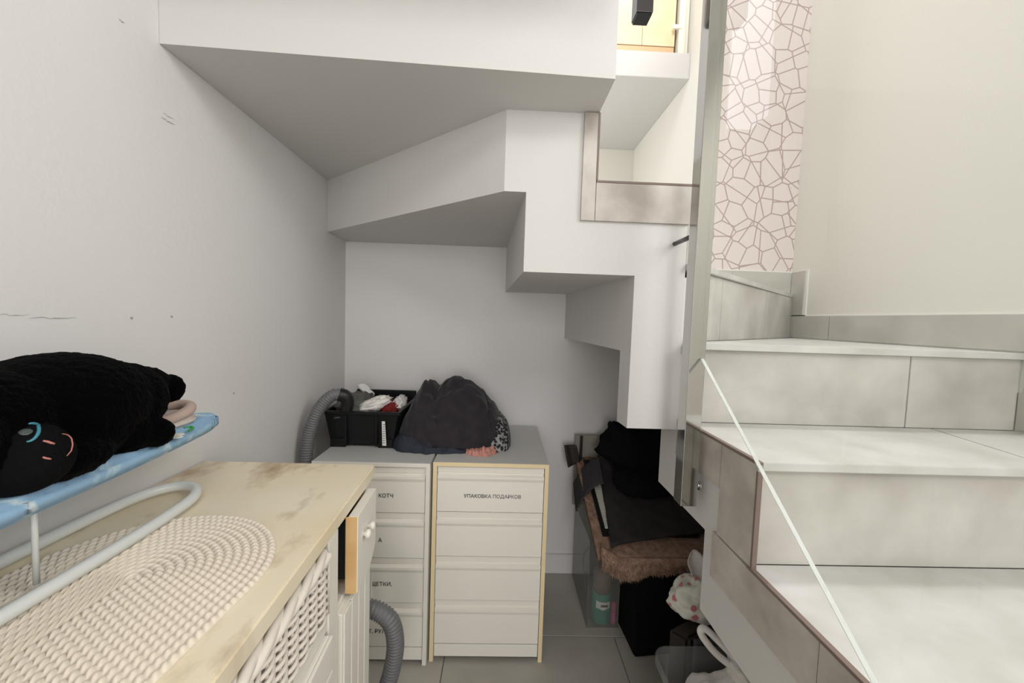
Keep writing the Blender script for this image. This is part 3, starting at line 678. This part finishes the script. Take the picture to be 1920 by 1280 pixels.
# ------------------------------------------------------------------ black plush toy lying on its side
pl = thing('plush_toy', 'black plush toy animal lying on its side with teal eyes', 'plush toy', (-0.56, 0.47, 0.938))
bm = bmesh.new()
def ell(c, r, rot=None):
    mtx = Matrix.Translation(c)
    if rot: mtx = mtx @ rot.to_4x4()
    mtx = mtx @ Matrix.Diagonal((*r, 1)); bmesh.ops.create_uvsphere(bm, u_segments=28, v_segments=18, radius=1, matrix=mtx)
ell((-0.564, 0.500, 1.004), (0.082, 0.105, 0.072)); ell((-0.570, 0.40, 1.004), (0.080, 0.12, 0.066)); ell((-0.556, 0.335, 0.996), (0.084, 0.100, 0.070))
ell((-0.562, 0.563, 1.000), (0.064, 0.068, 0.058)); ell((-0.506, 0.411, 0.974), (0.043, 0.036, 0.036)); ell((-0.545, 0.47, 0.972), (0.06, 0.12, 0.036))
ell((-0.565, 0.615, 1.018), (0.034, 0.036, 0.026)); ell((-0.554, 0.652, 1.003), (0.023, 0.022, 0.024))
ell((-0.520, 0.545, 0.958), (0.034, 0.042, 0.024)); ell((-0.500, 0.568, 0.955), (0.021, 0.021, 0.021)); ell((-0.50, 0.45, 0.958), (0.03, 0.05, 0.022))
from mathutils.bvhtree import BVHTree
hull = BVHTree.FromBMesh(bm)
bod = from_bm('body', bm, M_black, pl, True)
rm = bod.modifiers.new('join', 'REMESH'); rm.mode = 'VOXEL'; rm.voxel_size = 0.004; rm.use_smooth_shade = True
sm = bod.modifiers.new('soft', 'SMOOTH'); sm.factor = 0.5; sm.iterations = 4
tx = bpy.data.textures.new('fur_clumps', 'CLOUDS'); tx.noise_scale = 0.007
dp = bod.modifiers.new('fur', 'DISPLACE'); dp.texture = tx; dp.strength = 0.005; dp.mid_level = 0.5; dp.texture_coords = 'LOCAL'
M_snout = mat('dark_grey_plush', (0.0055, 0.0055, 0.006), 0.95, bump=0.4, bscale=240, spec=0.05)
sv = bmesh.new(); bmesh.ops.create_uvsphere(sv, u_segments=32, v_segments=20, radius=1, matrix=Matrix.Translation((-0.506, 0.411, 0.974)) @ Matrix.Diagonal((0.0455, 0.0385, 0.0385, 1))); from_bm('snout', sv, M_snout, pl, True)
hv = Vector((0.76, -0.64, 0.10)).normalized()            # the way the face looks
ha = hv.cross(Vector((0, 0, 1))).normalized(); hb = hv.cross(ha)
def onface(y, z, lift=0.0):                              # point of the plush surface, seen along the face direction
    h = hull.ray_cast(Vector((-0.5, y, z)) + hv * 0.3, -hv)
    return h[0] + h[1] * lift, h[1]
def facecurve(name, pts, r, m, parent, lift=0.0008):
    c_ = [onface(y, z, lift)[0] for y, z in pts]
    bm = bmesh.new(); n_ = len(c_); add_tube(bm, c_, r, 8, rf=lambda i: r * (0.35 + 0.65 * math.sin(PI * (i + 0.5) / n_) ** 0.5)); return from_bm(name, bm, m, parent, True)
def disc(name, c, nrm, r, th, m, parent, seg=24, sx=1.0):
    n = Vector(nrm).normalized(); a = n.cross(Vector((0, 0, 1))).normalized(); b = n.cross(a); v = []; f = []
    P = [(1.0, -0.004), (1.0, th * 0.6), (0.7, th), (0.05, th * 1.1)]
    for rr, h in P:
        for k in range(seg):
            t = 2 * PI * k / seg; v.append(Vector(c) + a * math.cos(t) * r * rr * sx + b * math.sin(t) * r * rr + n * h)
    for i in range(len(P) - 1):
        for k in range(seg): f.append((i * seg + k, i * seg + (k + 1) % seg, (i + 1) * seg + (k + 1) % seg, (i + 1) * seg + k))
    f.append(tuple((len(P) - 1) * seg + k for k in range(seg)))
    return mesh(name, v, f, m, parent, True)
def arc(y, z, r, a0, a1, n=16): return [(y + r * math.cos(math.radians(a0 + (a1 - a0) * i / n)), z + r * math.sin(math.radians(a0 + (a1 - a0) * i / n))) for i in range(n + 1)]
ep, en = onface(0.4135, 1.002)
eye = disc('eye', ep, en, 0.0055, 0.003, M_eyed, pl)
facecurve('eye_ring', arc(0.4155, 1.002, 0.0088, -100, 95), 0.0017, M_eye, eye, 0.002)
facecurve('nostril', [(0.427, 0.9905), (0.430, 0.9888), (0.433, 0.9871), (0.436, 0.9854)], 0.0012, M_nose, pl, 0.0034)
facecurve('nostril', [(0.426, 0.9760), (0.4285, 0.9748), (0.431, 0.9736), (0.433, 0.9724)], 0.0010, M_nose, pl, 0.0034)
facecurve('smile', arc(0.4395, 0.981, 0.0115, -60, 75), 0.0007, M_nose, pl, 0.0034)

# ------------------------------------------------------------------ vacuum hoses
h1 = thing('vacuum_hose', 'grey corrugated hose with black end bending over beside the black crate', 'hose', (-0.63, 1.27, 0.0))
hose('corrugated_tube', [(-0.632, 1.22, 0.03), (-0.634, 1.23, 0.30), (-0.632, 1.25, 0.55), (-0.630, 1.26, 0.68), (-0.622, 1.27, 0.75), (-0.598, 1.28, 0.82), (-0.562, 1.29, 0.862), (-0.536, 1.30, 0.864)], 0.0205, M_hose, h1)
tube('hose_end', catmull([(-0.542, 1.298, 0.866), (-0.524, 1.306, 0.858), (-0.518, 1.315, 0.835), (-0.530, 1.325, 0.812)], 6), 0.022, M_hosed, h1, 18)
h2 = thing('vacuum_hose', 'grey corrugated hose bending down in front of the lettered drawers', 'hose', (-0.28, 0.95, 0.0))
hose('corrugated_tube', [(-0.50, 0.90, 0.36), (-0.42, 0.91, 0.395), (-0.34, 0.915, 0.413), (-0.29, 0.915, 0.412), (-0.252, 0.915, 0.383), (-0.240, 0.918, 0.328), (-0.245, 0.92, 0.27), (-0.262, 0.925, 0.20), (-0.29, 0.93, 0.11), (-0.335, 0.95, 0.04), (-0.40, 1.0, 0.024), (-0.48, 1.05, 0.024)], 0.0215, M_hose, h2)

# ------------------------------------------------------------------ black crate with clothes on the left chest
cz = 0.6725
cr = thing('storage_crate', 'open black plastic crate full of clothes on the left chest', 'crate', (-0.47, 1.48, cz))
def crate():
    bm = bmesh.new(); b = (-0.585, -0.372, 1.342, 1.60); t = (-0.603, -0.350, 1.325, 1.622); H = 0.128; w_ = 0.004
    def ring(r, z, d=0.0): return [bm.verts.new(p) for p in ((r[0] + d, r[2] + d, z), (r[1] - d, r[2] + d, z), (r[1] - d, r[3] - d, z), (r[0] + d, r[3] - d, z))]
    A = ring(b, cz + 0.008); B = ring(t, cz + H); Cc = ring(t, cz + H, w_); D = ring(b, cz + 0.014, w_)
    for p, q in ((A, B), (B, Cc), (Cc, D)):
        for i in range(4): bm.faces.new((p[i], p[(i + 1) % 4], q[(i + 1) % 4], q[i]))
    bm.faces.new(A[::-1]); bm.faces.new(D)
    return from_bm('crate_body', bm, M_blackpl, cr)
crate()
bm = bmesh.new()
for lo, hi in (((-0.611, 1.317, cz + 0.120), (-0.342, 1.327, cz + 0.131)), ((-0.611, 1.620, cz + 0.120), (-0.342, 1.630, cz + 0.131)), ((-0.611, 1.327, cz + 0.120), (-0.601, 1.620, cz + 0.131)), ((-0.352, 1.327, cz + 0.120), (-0.342, 1.620, cz + 0.131))): add_box(bm, lo, hi, 0.002, 1)
from_bm('rim', bm, M_blackpl, cr)
box('back_wall', (-0.60, 1.612, cz + 0.10), (-0.352, 1.62, cz + 0.152), M_blackpl, cr, 0.003)
for x0, x1 in ((-0.586, -0.535), (-0.42, -0.371)): box('foot', (x0, 1.333, cz), (x1, 1.36, cz + 0.03), M_blackpl, cr, 0.002)
for x0 in (-0.532, -0.427): box('rib', (x0, 1.322, cz + 0.01), (x0 + 0.006, 1.342, cz + 0.118), M_blackpl, cr, 0.001)
lb = prism('sticker', [(-0.402, cz + 0.012), (-0.388, cz + 0.012), (-0.394, cz + 0.098), (-0.405, cz + 0.098)], 1.3225, 1.3235, M_paper, cr, 0, 'y')
for i in range(9): box('print_line', (-0.4005, 1.3218, cz + 0.022 + i * 0.008), (-0.3935, 1.3224, cz + 0.024 + i * 0.008), M_inkg, lb, 0)
def cloth(name, label, c, rad, m, amp=0.3, seed=1, freq=9, power=1.0, cat='cloth', warp=None, flat=None):
    o = blob(name, c, rad, m, None, amp, freq, 44, 30, flat, warp, seed, power); tag(o, label, cat); return o
cloth('folded_cloth', 'grey green folded cloth in the black crate next to the hose', (-0.54, 1.46, cz + 0.115), (0.055, 0.115, 0.045), M_green, 0.35, 3, 10, 0.75)
cloth('white_sock', 'white knitted sock bundle lying across the crate rim', (-0.462, 1.40, cz + 0.135), (0.062, 0.045, 0.026), M_whitecl, 0.3, 5, 12, warp=lambda p: (p.x, p.y, p.z + (p.x + 0.462) * 0.35), cat='sock')
cloth('red_cloth', 'dark red garment showing inside the black crate', (-0.405, 1.43, cz + 0.122), (0.036, 0.06, 0.026), M_red, 0.3, 8, 10)
cloth('dark_garment', 'black garment heaped inside the crate between white sock and rear rim', (-0.44, 1.54, cz + 0.095), (0.11, 0.06, 0.045), M_blackfab, 0.25, 9, 10)
cloth('grey_garment', 'pale grey garment corner beside the charcoal blanket in the crate', (-0.375, 1.45, cz + 0.135), (0.022, 0.05, 0.028), M_ltgrey, 0.3, 4, 10)
def paperfn(u, v):
    x = -0.572 + u * 0.055 + 0.01 * math.sin(v * 5); z = cz + 0.135 + v * 0.055 - u * 0.015 + 0.006 * math.sin(u * 7 + v * 4); y = 1.55 + 0.012 * math.sin(u * 6 + v * 3)
    return (x, y, z)
tag(sheet('crumpled_paper', paperfn, 10, 10, M_paper, None, 0.001), 'white crumpled paper sticking up from the crate corner', 'paper')

# ------------------------------------------------------------------ pile of clothes on the chests
hx = [(-0.37, 0.08), (-0.345, 0.13), (-0.31, 0.185), (-0.285, 0.212), (-0.262, 0.205), (-0.238, 0.178), (-0.205, 0.198), (-0.17, 0.212), (-0.12, 0.205), (-0.07, 0.188), (-0.03, 0.158), (0.01, 0.11), (0.05, 0.06)]
hy = [(1.29, 0.40), (1.34, 0.66), (1.40, 0.90), (1.46, 1.0), (1.54, 0.97), (1.62, 0.7)]
o = heap('fleece_blanket', -0.368, 0.028, 1.300, 1.63, cz + 0.018, hx, hy, M_fleece, None, 0.026, 11, 130, 170, 2, 3.2, 0.010); tag(o, 'charcoal fleece blanket heaped across the two chests', 'blanket')
o = heap('denim_garment', -0.375, -0.075, 1.285, 1.58, cz + 0.0005, [(-0.4, 0.05), (-0.33, 0.07), (-0.2, 0.03), (-0.05, 0.03)], [(1.27, 1.0), (1.6, 0.9)], M_navy, None, 0.016, 30, 60, 120, 5, 4.0, 0.006, 0.10, 5.0); tag(o, 'navy denim garment flattened under the charcoal blanket', 'garment')
o = heap('lace_garment', -0.115, -0.008, 1.272, 1.36, cz + 0.0005, [(-0.12, 0.018), (0.0, 0.014)], [(1.25, 1.0), (1.4, 1.0)], M_pink, None, 0.016, 70, 50, 120, 7, 2.2, 0.0, 0.28, 6.0); tag(o, 'salmon pink lace garment peeking out under the blanket', 'garment')
o = heap('patterned_garment', -0.06, 0.047, 1.315, 1.60, cz + 0.0005, [(-0.1, 0.12), (0.0, 0.10), (0.03, 0.08), (0.05, 0.05)], [(1.3, 0.6), (1.4, 0.95), (1.6, 0.9)], M_bw, None, 0.012, 20, 40, 80, 11, 3.0); tag(o, 'black and white patterned garment at the right end of the pile', 'garment')

# ------------------------------------------------------------------ storage under the stairs on the right
bb = thing('fabric_box', 'tall black fabric storage box on the floor under the stairs', 'storage box', (0.66, 1.42, 0))
bm = bmesh.new(); add_prism(bm, [(0.486, 1.232), (0.90, 1.28), (0.89, 1.60), (0.474, 1.40)], 0.0, 0.355, 0.006); from_bm('box_body', bm, M_blackfab, bb)
box('handle', (0.62, 1.243, 0.19), (0.72, 1.252, 0.20), M_blackpl, bb, 0.002)
cb = thing('clear_box', 'clear plastic box holding spray cans beside the black storage box', 'plastic box', (0.40, 1.5, 0))
bm = bmesh.new(); cx0, cx1, cy0, cy1 = 0.350, 0.468, 1.362, 1.655
add_box(bm, (cx0, cy0, 0), (cx1, cy0 + 0.002, 0.33), 0); add_box(bm, (cx0, cy0, 0), (cx0 + 0.002, cy1, 0.33), 0); add_box(bm, (cx1 - 0.002, cy0, 0), (cx1, cy1, 0.33), 0); add_box(bm, (cx0, cy0, 0), (cx1, cy1, 0.002), 0); add_box(bm, (cx0, cy1 - 0.002, 0), (cx1, cy1, 0.33), 0)
from_bm('box_walls', bm, M_clearbag, cb)
for x in (cx0, cx1): tube('corner_edge', [(x, cy0, 0.0), (x, cy0, 0.33)], 0.0018, M_clearpl, cb, 6)
tube('fold_line', catmull([(cx0 + 0.004, cy0 - 0.001, 0.32), (cx0 + 0.04, cy0 - 0.001, 0.25), (cx1 - 0.02, cy0 - 0.001, 0.20)], 6), 0.0015, M_clearpl, cb, 6)
tube('fold_line', catmull([(cx0 - 0.001, cy0 + 0.02, 0.30), (cx0 - 0.001, cy0 + 0.10, 0.20), (cx0 - 0.001, cy0 + 0.02, 0.12)], 6), 0.0015, M_clearpl, cb, 6)
def can(x, y, r, h, mb, mc, label, name='spray_can'):
    t = thing(name, label, 'spray can' if name == 'spray_can' else 'bottle', (x, y, 0.003))
    lathe('can_body', [(r * 0.9, 0.003), (r, 0.008), (r, h * 0.56), (r * 0.94, h * 0.585)], (x, y, 0), mb, t)
    lathe('cap', [(r * 0.92, h * 0.585), (r * 0.92, h * 0.9), (r * 0.85, h * 0.955), (r * 0.5, h * 0.985), (0.003, h)], (x, y, 0), mc, t)
    return t
c1 = can(0.412, 1.402, 0.036, 0.205, M_teal, M_capb, 'teal spray can with taupe cap and white sticker in the clear box')
bm = bmesh.new(); n = 10
vs = []
for i in range(n + 1):
    a = (-0.5 - 0.25 + 0.5 * i / n) * PI; vs.append((bm.verts.new((0.412 + 0.0365 * math.cos(a), 1.402 + 0.0365 * math.sin(a), 0.066 + 0.002 * math.sin(i))), bm.verts.new((0.412 + 0.0365 * math.cos(a), 1.402 + 0.0365 * math.sin(a), 0.096 - 0.004 * i / n))))
for i in range(n): bm.faces.new((vs[i][0], vs[i + 1][0], vs[i + 1][1], vs[i][1]))
stc = from_bm('sticker', bm, M_paper, c1)
box('print_line', (0.402, 1.3648, 0.076), (0.428, 1.3652, 0.085), M_inkg, stc, 0)
can(0.4558, 1.383, 0.0105, 0.085, M_pinkc, M_pinkc, 'small pink bottle next to the teal spray can', 'pink_bottle')
# sloping stack on top: support boxes, rug, grate, mats
sb = box('cardboard_box', (0.475, 1.61, 0.0), (1.0, 1.668, 0.50), M_card, None, 0.002); tag(sb, 'grey cardboard box standing against the back wall under the stairs', 'box')
slope = 0.40
def zs(y): return 0.372 + (y - 1.22) * slope
def rugfn(u, v):
    x = 0.338 + u * 0.52; y = 1.205 + v * 0.43 + 0.012 * noise.noise(Vector((u * 6, 0, 3)))
    z = zs(y) + 0.004 * noise.noise(Vector((u * 9, v * 9, 1)))
    return (x, y, z)
rug = thing('shag_rug', 'folded brown shag rug under the charcoal mats', 'rug', (0.6, 1.4, 0.36))
sheet('rug_back', rugfn, 40, 30, M_rug, rug, 0.022)
def rugfront(u, v):
    x = 0.345 + u * 0.51; droop = 0.048 + 0.014 * math.sin(u * 7 + 1.2) + 0.012 * noise.noise(Vector((u * 8, 2, 0)))
    y = 1.200 - 0.018 * math.sin(v * PI * 0.6); z = zs(1.205) + 0.008 - v * droop
    if u < 0.12: z += (0.12 - u) * 0.3
    return (x, y, z)
sheet('rug_front', rugfront, 60, 8, M_rug, rug, 0.016)
# tufts of pile along the visible edges
bm = bmesh.new()
def tuft(p, d, r=0.0022):
    d = Vector(d); p = Vector(p); a = d.cross(Vector((0.3, 0.5, 0.8))).normalized() * r; b = d.cross(a).normalized() * r
    q = [bm.verts.new(p + a), bm.verts.new(p - a * 0.5 + b * 0.87), bm.verts.new(p - a * 0.5 - b * 0.87)]; t_ = bm.verts.new(p + d)
    for i in range(3): bm.faces.new((q[i], q[(i + 1) % 3], t_))
for i in range(2600):
    u = random.random(); v = random.random(); x, y, z = rugfront(u, v)
    tuft((x, y - 0.006, z), (random.uniform(-.006, .006), random.uniform(-.012, -.003), random.uniform(-.011, .003)))
for i in range(1400):
    u = random.random() * 0.26; v = random.random(); x, y, z = rugfn(u, v)
    tuft((x, y, z + 0.009), (random.uniform(-.007, .004), random.uniform(-.007, .005), random.uniform(.004, .011)))
from_bm('pile', bm, M_rug, rug)['kind'] = 'stuff'
# metal grate mat with black frame
gm = thing('scraper_mat', 'metal scraper mat with black frame lying on the brown rug', 'door mat', (0.45, 1.45, 0.40))
def sl_box(name, x0, x1, y0, y1, h0, h1, m, parent):
    v = []
    for x in (x0, x1):
        for y in (y0, y1):
            for h in (h0, h1): v.append((x, y, zs(y) + h))
    return mesh(name, v, [(0, 1, 3, 2), (4, 6, 7, 5), (0, 4, 5, 1), (2, 3, 7, 6), (0, 2, 6, 4), (1, 5, 7, 3)], m, parent)
sl_box('frame', 0.366, 0.70, 1.262, 1.60, 0.020, 0.026, M_blackpl, gm)
y = 1.285
while y < 1.575:
    sl_box('grate_bar', 0.380, 0.69, y, y + 0.0052, 0.026, 0.031, M_grate, gm); y += 0.0085
# charcoal mat
def matfn(u, v):
    ax = Vector((0.382, 1.215)); bx = Vector((0.745, 1.268)); cxx = Vector((0.425, 1.60)); dxx = Vector((0.76, 1.62))
    p = ax.lerp(bx, u).lerp(cxx.lerp(dxx, u), v)
    z = zs(p.y) + 0.040 + 0.004 * noise.noise(Vector((u * 4, v * 4, 7))) + 0.05 * max(0, v - 0.7)
    if u < 0.08: z -= (0.08 - u) * 0.15
    return (p.x, p.y, z)
tag(sheet('floor_mat', matfn, 30, 30, M_matd, None, 0.008), 'large charcoal bath mat spread over the brown rug', 'mat')
def knitfn(u, v):
    x = 0.308 + u * 0.10 + v * 0.012; y = 1.43 + v * 0.13; z = zs(y) + 0.064 - 0.11 * (1 - u) ** 2 + 0.006 * math.sin(u * 40) * 0.3
    return (x, y, z)
tag(sheet('ribbed_cloth', knitfn, 40, 20, M_knit, None, 0.006), 'dark grey ribbed cloth hanging over the left edge of the mats', 'cloth')
def flapfn(u, v):
    x = 0.282 + u * 0.05 + v * 0.0; y = 1.60 + 0.01 * math.sin(u * 3); z = 0.610 - v * (0.075 + 0.02 * (1 - u)) + 0.0
    x += v * 0.02
    return (x, y, z)
tag(sheet('dark_strap', flapfn, 8, 14, M_brownd, None, 0.008), 'dark brown bag flap leaning by the back wall', 'strap')
sp = box('card_sheet', (0.335, 1.635, 0.335), (0.52, 1.648, 0.645), M_card, None, 0.001); tag(sp, 'grey card sheet standing behind the charcoal mat', 'card')
o = box('black_stick', (0.352, 1.612, 0.50), (0.362, 1.622, 0.648), M_blackpl, None, 0.002); tag(o, 'thin black stick leaning against the grey card sheet', 'stick')
o = blob('black_bag', (0.585, 1.555, 0.615), (0.155, 0.085, 0.110), M_blackfab, None, 0.22, 6, 50, 34, 0.525, lambda p: (p.x + 0.012 * math.sin(p.z * 40), p.y, p.z - 0.03 * math.sin((p.x - 0.5) * 16)), 6, 0.78); tag(o, 'black fabric bag slumped on top of the mats', 'bag')
o = blob('black_cloth', (0.56, 1.45, 0.53), (0.105, 0.075, 0.030), M_blackfab, None, 0.2, 6, 44, 30, 0.50, lambda p: (p.x, p.y, p.z + (p.y - 1.45) * 0.4), 12, 0.8); tag(o, 'black crumpled cloth lying in front of the black bag', 'cloth')
# dark leather bag and floral plastic bag
o = prism('dark_suitcase', [(0.495, 1.02), (0.535, 0.985), (0.80, 1.12), (0.78, 1.17)], 0.0, 0.285, M_brownd, None, 0.008); tag(o, 'dark brown case standing in front of the black storage box', 'case')
o = box('grey_folder', (0.54, 0.955, 0.0), (0.80, 0.972, 0.30), M_greyd, None, 0.003); tag(o, 'dark grey folder upright behind the clear tub', 'folder')
o = blob('floral_bag', (0.605, 1.06, 0.343), (0.085, 0.055, 0.058), M_floral, None, 0.22, 7, 60, 40, 0.287, lambda p: (p.x, p.y, p.z), 15, 0.9); tag(o, 'white plastic bag with pink flowers on the dark case', 'bag')
def bagtop(u, v):
    return (0.575 + u * 0.08 + 0.008 * math.sin(v * 6), 1.075 + 0.01 * math.sin(u * 9), 0.37 + v * 0.095 + 0.012 * math.sin(u * 7))
tag(sheet('clear_bag', bagtop, 14, 14, M_ltgrey, None, 0.002), 'pale translucent bag edge above the floral bag', 'bag')
# clear tub with white cloth at the bottom edge of the picture
tb = thing('plastic_tub', 'clear plastic storage tub with white cloths under the stairs', 'plastic tub', (0.58, 0.78, 0))
def tub():
    def rr(x0, x1, y0, y1, r, z):
        out = []
        for cx, cy, a0 in ((x1 - r, y1 - r, 0), (x0 + r, y1 - r, 1), (x0 + r, y0 + r, 2), (x1 - r, y0 + r, 3)):
            for i in range(7): a = (a0 + i / 6) * PI / 2; out.append((cx + r * math.cos(a), cy + r * math.sin(a), z))
        return out
    L = [rr(0.445, 0.715, 0.595, 0.905, 0.03, 0.004), rr(0.425, 0.735, 0.575, 0.925, 0.035, 0.280), rr(0.412, 0.748, 0.562, 0.942, 0.04, 0.284), rr(0.412, 0.748, 0.562, 0.942, 0.04, 0.303), rr(0.416, 0.744, 0.566, 0.938, 0.038, 0.305), rr(0.428, 0.732, 0.578, 0.922, 0.034, 0.280), rr(0.448, 0.712, 0.598, 0.902, 0.028, 0.008)]
    v = [p for l in L for p in l]; n = 28; f = []
    for i in range(len(L) - 1):
        for k in range(n): f.append((i * n + k, i * n + (k + 1) % n, (i + 1) * n + (k + 1) % n, (i + 1) * n + k))
    f.append(tuple(range(n))[::-1]); f.append(tuple((len(L) - 1) * n + k for k in range(n)))
    mesh('tub_body', v, f, M_clearpl, tb, False)
tub()
o = blob('white_towel', (0.570, 0.775, 0.185), (0.140, 0.140, 0.140), M_whitecl, None, 0.14, 7, 60, 40, 0.012, None, 21, 0.7); tag(o, 'white towel stuffed into the clear plastic tub', 'towel')
o = blob('white_bag', (0.600, 0.83, 0.332), (0.042, 0.05, 0.030), M_whitecl, None, 0.25, 9, 40, 26, None, None, 25, 0.9); tag(o, 'white bundled bag on top of the towel in the tub', 'bag')
bm = bmesh.new(); add_tube(bm, catmull([(0.575, 0.84, 0.335), (0.540, 0.865, 0.352), (0.515, 0.882, 0.378), (0.510, 0.886, 0.394), (0.523, 0.884, 0.397), (0.552, 0.868, 0.375), (0.590, 0.84, 0.345)], 8), 0.0085, 10)
o = from_bm('bag_handle', bm, M_whitecl, None, True); tag(o, 'looped white handle rising from the bundled bag', 'handle')
